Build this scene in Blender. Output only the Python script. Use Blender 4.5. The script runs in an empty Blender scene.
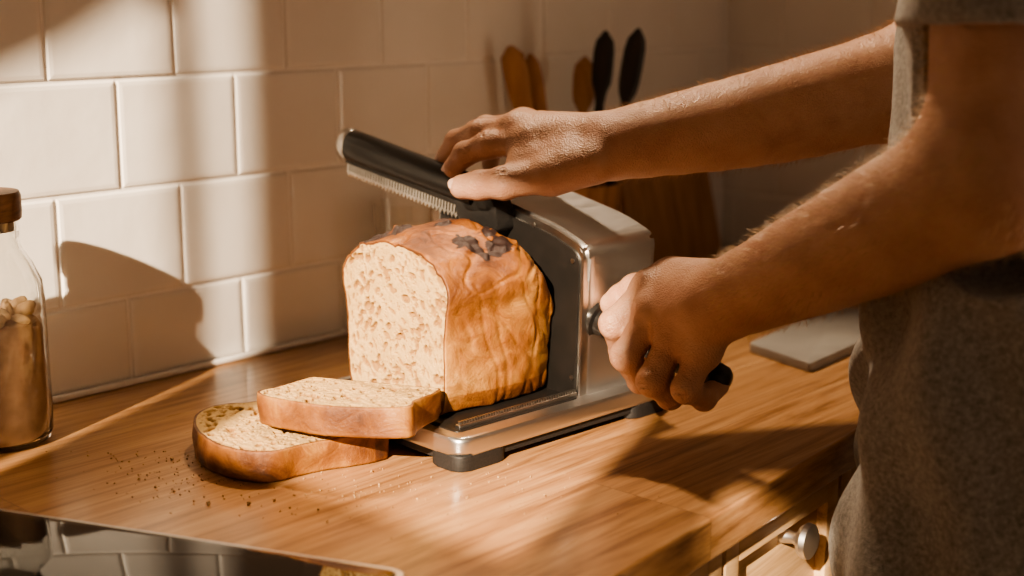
import bpy, bmesh, math, random
import numpy as np
from mathutils import Vector, Matrix, noise
random.seed(4); RNG=np.random.default_rng(7)
F=1400.0; PITCH=math.radians(12); CP=math.cos(PITCH); SP=math.sin(PITCH); H=0.38
def J(px,py,Y):
    a=(px-512)/F; b=(288-py)/F; den=CP+b*SP
    return np.array([a/den*Y, Y, H+Y*(-SP+b*CP)/den])
def G(px,py,z=0.0):
    a=(px-512)/F; b=(288-py)/F; dz=-SP+b*CP; t=(z-H)/dz
    return np.array([a*t,(CP+b*SP)*t,z])
scene=bpy.context.scene; COL=scene.collection
# ------------------------------------------------ materials
def mat(name,color=(.8,.8,.8),rough=.5,metal=0,**kw):
    m=bpy.data.materials.new(name); m.use_nodes=True
    b=m.node_tree.nodes['Principled BSDF']
    b.inputs['Base Color'].default_value=(*color,1); b.inputs['Roughness'].default_value=rough; b.inputs['Metallic'].default_value=metal
    for k,v in kw.items(): b.inputs[k.replace('_',' ')].default_value=v
    return m
def N(m,t,**kw):
    n=m.node_tree.nodes.new(t)
    for k,v in kw.items():
        if k in n.inputs: n.inputs[k].default_value=v
        else: setattr(n,k,v)
    return n
def L(m,a,b): m.node_tree.links.new(a,b)
def bsdf(m): return m.node_tree.nodes['Principled BSDF']
def ramp(m,fac,stops):
    r=N(m,'ShaderNodeValToRGB'); e=r.color_ramp.elements
    while len(e)<len(stops): e.new(.5)
    for i,(p,c) in enumerate(stops): e[i].position=p; e[i].color=(*c,1)
    L(m,fac,r.inputs['Fac']); return r
def coords(m,scale=(1,1,1)):
    tc=N(m,'ShaderNodeTexCoord'); mp=N(m,'ShaderNodeMapping'); mp.inputs['Scale'].default_value=scale
    L(m,tc.outputs['Object'],mp.inputs['Vector']); return mp.outputs['Vector']
def noise_n(m,vec,scale,detail=4,rough=.5,dist=0):
    n=N(m,'ShaderNodeTexNoise'); n.inputs['Scale'].default_value=scale; n.inputs['Detail'].default_value=detail
    n.inputs['Roughness'].default_value=rough; n.inputs['Distortion'].default_value=dist
    L(m,vec,n.inputs['Vector']); return n
def bump(m,h,strength=.2,dist=.001,prev=None):
    b=N(m,'ShaderNodeBump'); b.inputs['Strength'].default_value=strength; b.inputs['Distance'].default_value=dist
    L(m,h,b.inputs['Height'])
    if prev: L(m,prev,b.inputs['Normal'])
    L(m,b.outputs['Normal'],bsdf(m).inputs['Normal']); return b.outputs['Normal']
def noisy(name,c1,c2,scale,rough=.5,metal=0,bs=.2,bd=.001,**kw):
    m=mat(name,c1,rough,metal,**kw); v=coords(m); n=noise_n(m,v,scale)
    r=ramp(m,n.outputs['Fac'],[(.35,c1),(.65,c2)]); L(m,r.outputs['Color'],bsdf(m).inputs['Base Color'])
    bump(m,n.outputs['Fac'],bs,bd); return m
def wood(name,dark,mid,light,rough=.35,along=(1.5,22,22),planks=None,coat=0.0,pv=(.86,1.08),fine=7,stops=(.52,.70,.90)):
    m=mat(name,mid,rough); bsdf(m).inputs['Coat Weight'].default_value=coat; bsdf(m).inputs['Coat Roughness'].default_value=.2
    tc=N(m,'ShaderNodeTexCoord'); src=tc.outputs['Object']
    if planks:
        br=N(m,'ShaderNodeTexBrick'); br.offset=.37
        br.inputs['Scale'].default_value=1.0; br.inputs['Brick Width'].default_value=planks[0]; br.inputs['Row Height'].default_value=planks[1]
        br.inputs['Mortar Size'].default_value=.0003; br.inputs['Color1'].default_value=(0,0,0,1); br.inputs['Color2'].default_value=(1,1,1,1)
        br.inputs['Mortar'].default_value=(.1,.1,.1,1)
        L(m,src,br.inputs['Vector'])
        sc=N(m,'ShaderNodeVectorMath',operation='MULTIPLY_ADD'); L(m,br.outputs['Color'],sc.inputs[0]); sc.inputs[1].default_value=(3.1,1.7,2.3); L(m,src,sc.inputs[2])
        src2=sc.outputs[0]
    else: src2=src
    mp=N(m,'ShaderNodeMapping'); mp.inputs['Scale'].default_value=along; L(m,src2,mp.inputs['Vector'])
    n1=noise_n(m,mp.outputs['Vector'],1.0,7,.66,2.6)
    n2=noise_n(m,mp.outputs['Vector'],fine,4,.65,.3)
    mx=N(m,'ShaderNodeMath',operation='MULTIPLY_ADD'); L(m,n2.outputs['Fac'],mx.inputs[0]); mx.inputs[1].default_value=.45; 
    L(m,n1.outputs['Fac'],mx.inputs[2])
    r=ramp(m,mx.outputs[0],[(stops[0],dark),(stops[1],mid),(stops[2],light)])
    out=r.outputs['Color']
    if planks:
        mr=N(m,'ShaderNodeMapRange'); mr.inputs['To Min'].default_value=pv[0]; mr.inputs['To Max'].default_value=pv[1]
        L(m,br.outputs['Color'],mr.inputs['Value'])
        mm=N(m,'ShaderNodeVectorMath',operation='SCALE'); L(m,out,mm.inputs[0]); L(m,mr.outputs[0],mm.inputs['Scale']); out=mm.outputs[0]
        kv=N(m,'ShaderNodeMapping'); kv.inputs['Scale'].default_value=(3.2,8.0,1); L(m,src2,kv.inputs['Vector'])
        vo=N(m,'ShaderNodeTexVoronoi'); vo.inputs['Scale'].default_value=1.0; L(m,kv.outputs['Vector'],vo.inputs['Vector'])
        kr=ramp(m,vo.outputs['Distance'],[(.0,(.35,.35,.35)),(.045,(.55,.55,.55)),(.09,(1,1,1))])
        km=N(m,'ShaderNodeVectorMath',operation='MULTIPLY'); L(m,out,km.inputs[0]); L(m,kr.outputs['Color'],km.inputs[1]); out=km.outputs[0]
        dk=N(m,'ShaderNodeMix',data_type='RGBA'); L(m,br.outputs['Fac'],dk.inputs['Factor']); L(m,out,dk.inputs[6]); dk.inputs[7].default_value=(dark[0]*.8,dark[1]*.8,dark[2]*.8,1); out=dk.outputs[2]
    L(m,out,bsdf(m).inputs['Base Color'])
    rr=N(m,'ShaderNodeMapRange'); rr.inputs['To Min'].default_value=rough+.1; rr.inputs['To Max'].default_value=rough-.06
    L(m,n1.outputs['Fac'],rr.inputs['Value']); L(m,rr.outputs[0],bsdf(m).inputs['Roughness'])
    bump(m,mx.outputs[0],.15,.001); return m

M_counter=wood('oiled_oak',(.22,.100,.040),(.41,.215,.095),(.54,.315,.155),.28,(1.7,30,30),(.9,.13),coat=.4,stops=(.53,.70,.88))
M_cab=wood('oak_cabinet',(.42,.25,.12),(.62,.41,.22),(.70,.49,.29),.45,(1.6,26,26))
M_lid=wood('dark_walnut',(.08,.035,.016),(.15,.07,.03),(.21,.10,.05),.45,(12,12,60))
M_board=wood('board_wood',(.22,.105,.047),(.38,.205,.10),(.46,.26,.13),.5,(30,3,3))
M_spoon=wood('spoon_wood',(.26,.12,.05),(.38,.20,.09),(.46,.26,.12),.55,(20,20,3))
def tile_mat():
    m=mat('glazed_tile',(.80,.74,.67),.12); v=coords(m)
    n=noise_n(m,v,9,3); n2=noise_n(m,v,60,2)
    a=N(m,'ShaderNodeMath',operation='MULTIPLY_ADD'); L(m,n2.outputs['Fac'],a.inputs[0]); a.inputs[1].default_value=.12; L(m,n.outputs['Fac'],a.inputs[2])
    bump(m,a.outputs[0],.35,.006)
    r=ramp(m,n.outputs['Fac'],[(.3,(.82,.785,.735)),(.7,(.87,.84,.80))]); L(m,r.outputs['Color'],bsdf(m).inputs['Base Color']); return m
M_tile=tile_mat()
M_grout=noisy('grout',(.84,.81,.77),(.89,.86,.82),120,.9,bs=.3)
M_plaster=noisy('plaster',(.42,.36,.30),(.48,.42,.35),30,.9)
M_floor=wood('floor_boards',(.16,.08,.04),(.26,.14,.07),(.33,.19,.1),.45,(1.5,20,20),(1.2,.14))
def steel():
    m=mat('brushed_steel',(.66,.65,.64),.3,1.0); v=coords(m,(6,6,260)); n=noise_n(m,v,4,3)
    mr=N(m,'ShaderNodeMapRange'); mr.inputs['To Min'].default_value=.26; mr.inputs['To Max'].default_value=.44
    L(m,n.outputs['Fac'],mr.inputs['Value']); L(m,mr.outputs[0],bsdf(m).inputs['Roughness']); bump(m,n.outputs['Fac'],.06,.0005); return m
M_steel=steel()
M_blade=noisy('blade_steel',(.62,.60,.57),(.54,.52,.49),80,.28,1.0,bs=.05)
M_black=noisy('black_plastic',(.012,.011,.011),(.016,.015,.014),400,.28,bs=.05,bd=.0003)
M_rubber=noisy('black_rubber',(.012,.012,.012),(.022,.02,.02),500,.6,bs=.2,bd=.0003)
M_panel=noisy('dark_panel',(.010,.009,.008),(.013,.011,.010),60,.42,0,bs=.02,bd=.0003)
M_glassblk=noisy('cooktop_glass',(.006,.006,.007),(.010,.010,.011),4,.05,bs=.0)
M_glass=mat('clear_glass',(.95,.95,.93),.03,0,Transmission_Weight=1.0,IOR=1.45); 
_v=coords(M_glass); _n=noise_n(M_glass,_v,14,2); bump(M_glass,_n.outputs['Fac'],.12,.002)
M_cream=noisy('crock_glaze',(.45,.38,.30),(.52,.44,.35),20,.3)
M_marble=noisy('grey_stone',(.26,.25,.24),(.33,.32,.30),14,.35,bs=.05)
M_linen=noisy('shadow_curtain_linen',(.55,.48,.38),(.62,.55,.44),90,.9)
def crumb_mat():
    m=mat('bread_crumb',(.82,.62,.36),.9); v=coords(m)
    n=noise_n(m,v,40,5,.7); n3=noise_n(m,v,1000,4,.65); n4=noise_n(m,v,280,4,.7)
    a=N(m,'ShaderNodeMath',operation='MULTIPLY_ADD'); L(m,n3.outputs['Fac'],a.inputs[0]); a.inputs[1].default_value=.5; L(m,n4.outputs['Fac'],a.inputs[2])
    r=ramp(m,n.outputs['Fac'],[(.3,(.47,.300,.120)),(.5,(.56,.375,.165)),(.75,(.61,.425,.205))])
    at=N(m,'ShaderNodeAttribute'); at.attribute_name='pore_shade'
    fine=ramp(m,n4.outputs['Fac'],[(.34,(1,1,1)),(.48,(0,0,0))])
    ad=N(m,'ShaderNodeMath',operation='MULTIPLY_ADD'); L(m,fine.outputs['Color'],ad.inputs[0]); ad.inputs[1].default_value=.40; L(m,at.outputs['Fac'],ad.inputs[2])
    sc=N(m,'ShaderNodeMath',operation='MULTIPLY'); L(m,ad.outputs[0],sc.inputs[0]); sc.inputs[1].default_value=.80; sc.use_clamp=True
    mx=N(m,'ShaderNodeMix',data_type='RGBA'); L(m,sc.outputs[0],mx.inputs['Factor']); L(m,r.outputs['Color'],mx.inputs[6]); mx.inputs[7].default_value=(.27,.135,.042,1)  # pores: tan walls plus painted cavity shade, browner with depth
    L(m,mx.outputs[2],bsdf(m).inputs['Base Color'])
    bump(m,a.outputs[0],.8,.0012)
    return m
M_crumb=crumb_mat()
def crust_mat():
    m=mat('bread_crust',(.5,.25,.08),.40); v=coords(m)
    at=N(m,'ShaderNodeAttribute'); at.attribute_name='toast'
    n=noise_n(m,v,38,9,.74,1.0); n2=noise_n(m,v,400,4,.6)
    a=N(m,'ShaderNodeMath',operation='MULTIPLY_ADD'); L(m,n.outputs['Fac'],a.inputs[0]); a.inputs[1].default_value=.70; L(m,at.outputs['Fac'],a.inputs[2])
    r=ramp(m,a.outputs[0],[(.30,(.60,.385,.16)),(.46,(.45,.225,.066)),(.66,(.25,.095,.024)),(.86,(.12,.038,.010)),(1.0,(.022,.010,.008))])
    L(m,r.outputs['Color'],bsdf(m).inputs['Base Color'])
    mr=N(m,'ShaderNodeMapRange'); mr.inputs['From Min'].default_value=.5; mr.inputs['From Max'].default_value=1.0; mr.inputs['To Min'].default_value=.38; mr.inputs['To Max'].default_value=.62
    L(m,a.outputs[0],mr.inputs['Value']); L(m,mr.outputs[0],bsdf(m).inputs['Roughness'])
    b=N(m,'ShaderNodeMath',operation='MULTIPLY_ADD'); L(m,n2.outputs['Fac'],b.inputs[0]); b.inputs[1].default_value=.3; L(m,n.outputs['Fac'],b.inputs[2])
    bump(m,b.outputs[0],.6,.0028); return m
M_crust=crust_mat()
def skin_mat():
    m=mat('skin',(.45,.24,.15),.44); v=coords(m)
    n=noise_n(m,v,26,4,.6); n2=noise_n(m,v,420,3,.6); vo=N(m,'ShaderNodeTexVoronoi'); vo.inputs['Scale'].default_value=700; L(m,v,vo.inputs['Vector'])
    r=ramp(m,n.outputs['Fac'],[(.3,(.40,.205,.130)),(.55,(.48,.27,.175)),(.8,(.53,.315,.215))]); L(m,r.outputs['Color'],bsdf(m).inputs['Base Color'])
    a=N(m,'ShaderNodeMath',operation='MULTIPLY_ADD'); L(m,n2.outputs['Fac'],a.inputs[0]); a.inputs[1].default_value=.6; L(m,vo.outputs['Distance'],a.inputs[2])
    n4=noise_n(m,v,60,5,.65); a2=N(m,'ShaderNodeMath',operation='MULTIPLY_ADD'); L(m,n4.outputs['Fac'],a2.inputs[0]); a2.inputs[1].default_value=2.6; L(m,a.outputs[0],a2.inputs[2])
    bump(m,a2.outputs[0],.45,.0012)
    bsdf(m).inputs['Subsurface Weight'].default_value=.06; bsdf(m).inputs['Subsurface Radius'].default_value=(.006,.002,.001); bsdf(m).inputs['Subsurface Scale'].default_value=1
    return m
M_skin=skin_mat()
M_nail=noisy('fingernail',(.58,.37,.29),(.63,.42,.33),60,.28,bs=.05)
def shirt_mat():
    m=mat('heather_jersey',(.16,.135,.11),.95); v=coords(m)
    n=noise_n(m,v,240,3,.7); n2=noise_n(m,coords(m,(300,300,900)),2.2,2)
    r=ramp(m,n.outputs['Fac'],[(.3,(.16,.15,.137)),(.7,(.38,.36,.33))]); L(m,r.outputs['Color'],bsdf(m).inputs['Base Color'])
    a=N(m,'ShaderNodeMath',operation='ADD'); L(m,n2.outputs['Fac'],a.inputs[0]); L(m,n.outputs['Fac'],a.inputs[1])
    bump(m,a.outputs[0],.5,.0012)
    bsdf(m).inputs['Sheen Weight'].default_value=.25; return m
M_shirt=shirt_mat()
M_jeans=noisy('denim',(.03,.035,.05),(.06,.065,.085),200,.9)
M_hairm=noisy('brown_hair',(.04,.022,.012),(.08,.045,.025),200,.6,bs=.6,bd=.003)
M_eye=noisy('eye_white',(.8,.78,.74),(.82,.8,.76),5,.2)
M_arm_hair=noisy('arm_hair',(.52,.34,.18),(.60,.40,.22),50,.4)
M_content=noisy('brown_sugar',(.30,.165,.085),(.38,.22,.12),90,.85,bs=.5,bd=.002)
M_nut=noisy('cashew',(.48,.31,.17),(.56,.38,.22),60,.6)
M_bits=noisy('toasted_bits',(.24,.13,.055),(.58,.39,.20),300,.8)
# ------------------------------------------------ mesh helpers
def mk(name,verts,faces,mats,parent=None,smooth=False,midx=None,loc=None,rotz=None):
    me=bpy.data.meshes.new(name)
    me.from_pydata([tuple(map(float,v)) for v in verts],[],[tuple(map(int,f)) for f in faces])
    if not isinstance(mats,(list,tuple)): mats=[mats]
    for m in mats: me.materials.append(m)
    if midx is not None: me.polygons.foreach_set('material_index',np.array(midx,dtype=np.int32))
    if smooth: me.polygons.foreach_set('use_smooth',np.ones(len(me.polygons),dtype=bool))
    me.update()
    o=bpy.data.objects.new(name,me); COL.objects.link(o)
    if parent: o.parent=parent
    if loc is not None: o.location=loc
    if rotz is not None: o.rotation_euler=(0,0,rotz)
    return o
def empty(name,loc=(0,0,0),rotz=0):
    e=bpy.data.objects.new(name,None); COL.objects.link(e); e.location=loc; e.rotation_euler=(0,0,rotz); e.empty_display_size=.05; return e
def frombm(name,bm,mats,parent=None,smooth=True,loc=None,rotz=None,autos=True):
    bmesh.ops.recalc_face_normals(bm,faces=bm.faces[:])
    me=bpy.data.meshes.new(name); bm.to_mesh(me); bm.free()
    if not isinstance(mats,(list,tuple)): mats=[mats]
    for m in mats: me.materials.append(m)
    if smooth:
        for p in me.polygons: p.use_smooth=True
        try: me.set_sharp_from_angle(angle=math.radians(38))
        except Exception: pass
    o=bpy.data.objects.new(name,me); COL.objects.link(o)
    if parent: o.parent=parent
    if loc is not None: o.location=loc
    if rotz is not None: o.rotation_euler=(0,0,rotz)
    return o
def bbox(bm,lo,hi,bev=0,seg=3,mi=0):
    vs=[bm.verts.new((x,y,z)) for x in (lo[0],hi[0]) for y in (lo[1],hi[1]) for z in (lo[2],hi[2])]
    fs=[bm.faces.new([vs[i] for i in f]) for f in ((0,1,3,2),(4,6,7,5),(0,4,5,1),(2,3,7,6),(0,2,6,4),(1,5,7,3))]
    for f in fs: f.material_index=mi
    if bev>0:
        es={e for f in fs for e in f.edges}
        bmesh.ops.bevel(bm,geom=list(es),offset=bev,segments=seg,profile=.5,affect='EDGES')
def box(name,lo,hi,bev,mats,parent=None,**kw):
    bm=bmesh.new(); bbox(bm,lo,hi,bev); return frombm(name,bm,mats,parent,**kw)
def prism(bm,pts,fn,d0,d1,bev=0,seg=3,mi=0):
    a=[bm.verts.new(fn(p,d0)) for p in pts]; b=[bm.verts.new(fn(p,d1)) for p in pts]; n=len(pts)
    fs=[bm.faces.new(a),bm.faces.new(b[::-1])]+[bm.faces.new((a[i],a[(i+1)%n],b[(i+1)%n],b[i])) for i in range(n)]
    for f in fs: f.material_index=mi
    if bev>0:
        es=list(set(fs[0].edges)|set(fs[1].edges)); bmesh.ops.bevel(bm,geom=es,offset=bev,segments=seg,profile=.5,affect='EDGES')
def roundpoly(pts,r,seg=5):
    out=[]; n=len(pts)
    for i in range(n):
        p=np.array(pts[i],float); a=np.array(pts[i-1],float)-p; b=np.array(pts[(i+1)%n],float)-p
        rr=r[i] if isinstance(r,(list,tuple)) else r
        la=np.linalg.norm(a); lb=np.linalg.norm(b); rr=min(rr,la*.45,lb*.45)
        if rr<=0: out.append(tuple(p)); continue
        p0=p+a/la*rr; p1=p+b/lb*rr
        for k in range(seg+1):
            t=k/seg; out.append(tuple((1-t)**2*p0+2*t*(1-t)*p+t*t*p1))
    return out
def tube_geo(path,radii,seg=16,flat=None):
    P=[np.array(p,float) for p in path]; verts=[];faces=[]
    n=len(P); t0=P[1]-P[0]; t0/=np.linalg.norm(t0)
    ref=np.array([0,0,1.]) if abs(t0[2])<.9 else np.array([1.,0,0])
    for i in range(n):
        t=P[min(i+1,n-1)]-P[max(i-1,0)]; t/=np.linalg.norm(t)
        s=np.cross(t,ref); s/=np.linalg.norm(s); u=np.cross(s,t)
        r=radii[i]; rs,ru=(r if isinstance(r,(tuple,list)) else (r,r))
        for k in range(seg):
            th=2*math.pi*k/seg; verts.append(P[i]+s*rs*math.cos(th)+u*ru*math.sin(th))
    for i in range(n-1):
        for k in range(seg):
            a=i*seg+k; b=i*seg+(k+1)%seg; faces.append((a,b,b+seg,a+seg))
    faces.append(tuple(range(seg))[::-1]); faces.append(tuple((n-1)*seg+k for k in range(seg)))
    return verts,faces
def tube(name,path,radii,m,parent=None,seg=16,**kw):
    v,f=tube_geo(path,radii,seg); bm=bmesh.new(); bv=[bm.verts.new(tuple(x)) for x in v]
    for q in f: bm.faces.new([bv[i] for i in q])
    return frombm(name,bm,m,parent,**kw)
def lathe(name,prof,m,parent=None,seg=48,loc=None,smooth=True):
    bm=bmesh.new(); rows=[]
    for r,z in prof:
        if r<1e-6: rows.append([bm.verts.new((0,0,z))])
        else: rows.append([bm.verts.new((r*math.cos(2*math.pi*k/seg),r*math.sin(2*math.pi*k/seg),z)) for k in range(seg)])
    for a,b in zip(rows,rows[1:]):
        for k in range(seg):
            k2=(k+1)%seg
            if len(a)==1 and len(b)==1: continue
            if len(a)==1: bm.faces.new((a[0],b[k],b[k2]))
            elif len(b)==1: bm.faces.new((a[k],b[0],a[k2]))
            else: bm.faces.new((a[k],b[k],b[k2],a[k2]))
    return frombm(name,bm,m,parent,loc=loc,smooth=smooth)
# ------------------------------------------------ SDF + surface nets
class SDF:
    def __init__(s,lo,hi,h):
        s.lo=np.array(lo,float); s.h=h; s.n=np.ceil((np.array(hi)-s.lo)/h).astype(int)+1
        s.F=np.full(s.n,.06,dtype=np.float32)
    def block(s,lo,hi):
        a=np.clip(np.floor((lo-s.lo)/s.h).astype(int),0,s.n); b=np.clip(np.ceil((hi-s.lo)/s.h).astype(int)+1,0,s.n)
        sl=tuple(slice(a[i],b[i]) for i in range(3))
        if any(b[i]<=a[i] for i in range(3)): return None,None
        ax=[(s.lo[i]+s.h*np.arange(a[i],b[i])).astype(np.float32) for i in range(3)]
        return sl,(ax[0][:,None,None],ax[1][None,:,None],ax[2][None,None,:])
    def comb(s,sl,d,k,mode='add'):
        f=s.F[sl]
        if mode=='add':
            if k>0:
                hh=np.maximum(k-np.abs(f-d),0)/k; s.F[sl]=np.minimum(f,d)-hh*hh*k*.25
            else: s.F[sl]=np.minimum(f,d)
        elif mode=='sub':
            d=-d; hh=np.maximum(k-np.abs(f-d),0)/max(k,1e-6); s.F[sl]=np.maximum(f,d)+hh*hh*k*.25
    def cap(s,a,b,ra,rb,k=.006,mode='add'):
        a=np.array(a,float);b=np.array(b,float); r=max(ra,rb)+k+.008
        sl,g=s.block(np.minimum(a,b)-r,np.maximum(a,b)+r)
        if sl is None: return
        ba=b-a; L2=max(float(ba@ba),1e-12)
        px,py,pz=g[0]-a[0],g[1]-a[1],g[2]-a[2]
        t=np.clip((px*ba[0]+py*ba[1]+pz*ba[2])/L2,0,1)
        d=np.sqrt((px-t*ba[0])**2+(py-t*ba[1])**2+(pz-t*ba[2])**2)-(ra+(rb-ra)*t)
        s.comb(sl,d.astype(np.float32),k,mode)
    def ell(s,c,r,R=None,k=.006,mode='add'):
        c=np.array(c,float); r=np.array(r,float); R=np.eye(3) if R is None else np.array(R)
        m=r.max()+k+.008; sl,g=s.block(c-m,c+m)
        if sl is None: return
        p=[g[0]-c[0],g[1]-c[1],g[2]-c[2]]
        q=[(p[0]*R[i][0]+p[1]*R[i][1]+p[2]*R[i][2])/r[i] for i in range(3)]
        ln=np.sqrt(q[0]**2+q[1]**2+q[2]**2)
        s.comb(sl,((ln-1)*r.min()).astype(np.float32),k,mode)
    def mesh(s):
        Fv=s.F; ins=Fv<0; h=s.h
        c=ins[:-1,:-1,:-1].astype(np.int8)
        tot=np.zeros(c.shape,np.int8)
        for dx in (0,1):
            for dy in (0,1):
                for dz in (0,1):
                    tot+=ins[dx:dx+c.shape[0],dy:dy+c.shape[1],dz:dz+c.shape[2]]
        act=(tot>0)&(tot<8); I=np.argwhere(act); idx=np.full(c.shape,-1,np.int64); idx[act]=np.arange(len(I))
        cor={}
        for dx in (0,1):
            for dy in (0,1):
                for dz in (0,1): cor[(dx,dy,dz)]=Fv[I[:,0]+dx,I[:,1]+dy,I[:,2]+dz].astype(float)
        acc=np.zeros((len(I),3)); cnt=np.zeros(len(I))
        for p in cor:
            for ax in range(3):
                if p[ax]==1: continue
                q=list(p); q[ax]=1; q=tuple(q); a=cor[p]; b=cor[q]; m=(a<0)!=(b<0)
                t=np.where(m,a/np.where(m,a-b,1),0)
                pt=np.tile(np.array(p,float),(len(I),1)); pt[:,ax]+=t
                acc[m]+=pt[m]; cnt[m]+=1
        V=(I+acc/cnt[:,None])*h+s.lo
        quads=[]
        for ax in range(3):
            o=[0,1,2]; o.remove(ax); u,v=o
            sa=[slice(1,-1)]*3; sb=[slice(1,-1)]*3
            sa[ax]=slice(0,-1); sb[ax]=slice(1,None)
            A=ins[tuple(sa)]; B=ins[tuple(sb)]
            for flip,m in ((False,A&~B),(True,B&~A)):
                E=np.argwhere(m)
                if len(E)==0: continue
                E=E.copy(); E[:,u]+=1; E[:,v]+=1
                def cell(du,dv):
                    X=E.copy(); X[:,u]-=du; X[:,v]-=dv
                    return idx[X[:,0],X[:,1],X[:,2]]
                q=np.stack([cell(1,1),cell(0,1),cell(0,0),cell(1,0)],1)
                fl=flip^(ax==1)
                if fl: q=q[:,::-1]
                quads.append(q)
        Q=np.concatenate(quads); Q=Q[(Q>=0).all(1)]
        return V,Q
def npmesh(name,V,Q,m,parent=None,loc=None):
    me=bpy.data.meshes.new(name); me.vertices.add(len(V)); me.vertices.foreach_set('co',V.astype(np.float32).ravel())
    me.loops.add(len(Q)*4); me.loops.foreach_set('vertex_index',Q.astype(np.int32).ravel())
    me.polygons.add(len(Q)); me.polygons.foreach_set('loop_start',np.arange(0,len(Q)*4,4,dtype=np.int32))
    me.polygons.foreach_set('use_smooth',np.ones(len(Q),dtype=bool))
    me.materials.append(m); me.update(calc_edges=True); me.validate()
    o=bpy.data.objects.new(name,me); COL.objects.link(o)
    if parent: o.parent=parent
    if loc is not None: o.location=loc
    return o
def relax(V,Q,it=2,lam=.5):
    e=np.concatenate([Q[:,[0,1]],Q[:,[1,2]],Q[:,[2,3]],Q[:,[3,0]]])
    for _ in range(it):
        for l in (lam,-lam*1.04):
            s=np.zeros_like(V)
            for k in range(3):
                s[:,k]=np.bincount(e[:,0],V[e[:,1],k],len(V))+np.bincount(e[:,1],V[e[:,0],k],len(V))
            c=np.bincount(e[:,0],minlength=len(V))+np.bincount(e[:,1],minlength=len(V))
            V=V+l*(s/np.maximum(c,1)[:,None]-V)
    return V
# ------------------------------------------------ frames
TH=math.radians(47.5); dw=np.array([math.cos(TH),math.sin(TH),0]); nn=np.array([math.sin(TH),-math.cos(TH),0])
W0=np.array([-.3236,1.404,0.])
def SQ(s,q,z=0): return W0+dw*s+nn*q+np.array([0,0,z])
# ------------------------------------------------ room
def tiled(name,origin,ang,x0,x1,z1,phase_even,phase_odd):
    TW=.1368; g=.0013; verts=[];faces=[];mi=[]
    def quad(a,b,c,d,m):
        i=len(verts); verts.extend([a,b,c,d]); faces.append((i,i+1,i+2,i+3)); mi.append(m)
    y=-.0052
    quad((x0,y,0),(x1,y,0),(x1,y,z1),(x0,y,z1),1)
    quad((x1,.1,-.9),(x0,.1,-.9),(x0,.1,z1),(x1,.1,z1),1)
    quad((x0,y,-.9),(x1,y,-.9),(x1,y,0),(x0,y,0),1)
    quad((x0,.1,-.9),(x0,y,-.9),(x0,y,z1),(x0,.1,z1),1); quad((x1,y,-.9),(x1,.1,-.9),(x1,.1,z1),(x1,y,z1),1)
    zs=[.002,.086]
    while zs[-1]<z1-.11: zs.append(zs[-1]+.106)
    for r in range(len(zs)-1):
        ph=phase_even if r%2==0 else phase_odd
        k=math.floor((x0-ph)/TW); xx=ph+k*TW
        while xx<x1:
            a=max(xx,x0)+g; b=min(xx+TW,x1)-g; za=zs[r]+g; zb=zs[r+1]-g; xx+=TW
            if b-a<.01: continue
            tx=random.uniform(-.0004,.0004); tz=random.uniform(-.0004,.0004)
            base=len(verts)
            for ins,yy in ((0,-.0038),(.0005,-.0058),(.0020,-.0072),(.0055,-.0077)):
                for (sx,sz,px,pz) in ((1,1,a,za),(-1,1,b,za),(-1,-1,b,zb),(1,-1,a,zb)):
                    verts.append((px+sx*ins,yy-sx*tx-sz*tz,pz+sz*ins))
            for l in range(3):
                for c in range(4):
                    faces.append((base+l*4+c,base+l*4+(c+1)%4,base+l*4+4+(c+1)%4,base+l*4+4+c)); mi.append(0)
            faces.append((base+12,base+13,base+14,base+15)); mi.append(0)
    return mk(name,verts,faces,[M_tile,M_grout],midx=mi,loc=tuple(origin),rotz=ang)
tiled('wall_back',W0,TH,-1.5,.95,1.6,-.0843,-.018)
tiled('wall_right',SQ(.95,0),TH-math.pi/2,0,2.6,1.6,.03,.1)
def lbox(bm,q0,q1,z0,z1,s0=-1.6,s1=-1.5,mi=0): bbox(bm,(s0,-q1,z0),(s1,-q0,z1),0,mi=mi)
bm=bmesh.new()
GOBO_WIN=[(.42,.680,.60,1.45),(.80,1.17,.77,1.165),(1.245,1.36,.50,.955)]  # unseen openings, added and sized to place the sun patches
qprev=-.1
for q0,q1,z0,z1 in GOBO_WIN:
    lbox(bm,qprev,q0,-.9,1.6); lbox(bm,q0,q1,-.9,z0); lbox(bm,q0,q1,z1,1.6); qprev=q1
lbox(bm,qprev,2.6,-.9,1.6)
frombm('gobo_wall_left',bm,M_plaster,smooth=False,loc=tuple(W0),rotz=TH)  # unseen wall, put in as a gobo to shape the sunlight
M_frame=noisy('painted_frame',(.7,.66,.6),(.74,.7,.64),30,.4)
for i,(q0,q1,z0,z1) in enumerate(GOBO_WIN):
    bm=bmesh.new(); f=.010
    lbox(bm,q0,q0+f,z0,z1,-1.58,-1.54); lbox(bm,q1-f,q1,z0,z1,-1.58,-1.54)
    lbox(bm,q0+f,q1-f,z0,z0+f,-1.58,-1.54); lbox(bm,q0+f,q1-f,z1-f,z1,-1.58,-1.54)
    if i==0: lbox(bm,.630,.642,z0+f,z1-f,-1.572,-1.552)
    frombm('gobo_window_%d'%(i+1),bm,M_frame,smooth=False,loc=tuple(W0),rotz=TH)  # frames and muntin of the added sun openings
vs=[];fs=[]; nc=24
for i in range(nc+1):
    t=i/nc; q=.40+.29*t; zl=.80+ (q-.43)*2.45; sx=-1.488+.008*math.sin(t*26)
    vs+= [(sx,-q,min(zl,1.47)),(sx,-q,1.48)]
for i in range(nc): fs.append((2*i,2*i+2,2*i+3,2*i+1))
mk('shadow_curtain',vs,fs,M_linen,None,True,loc=tuple(W0),rotz=TH)  # unseen cloth, added to cast a slanted shadow edge on the tiles
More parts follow.
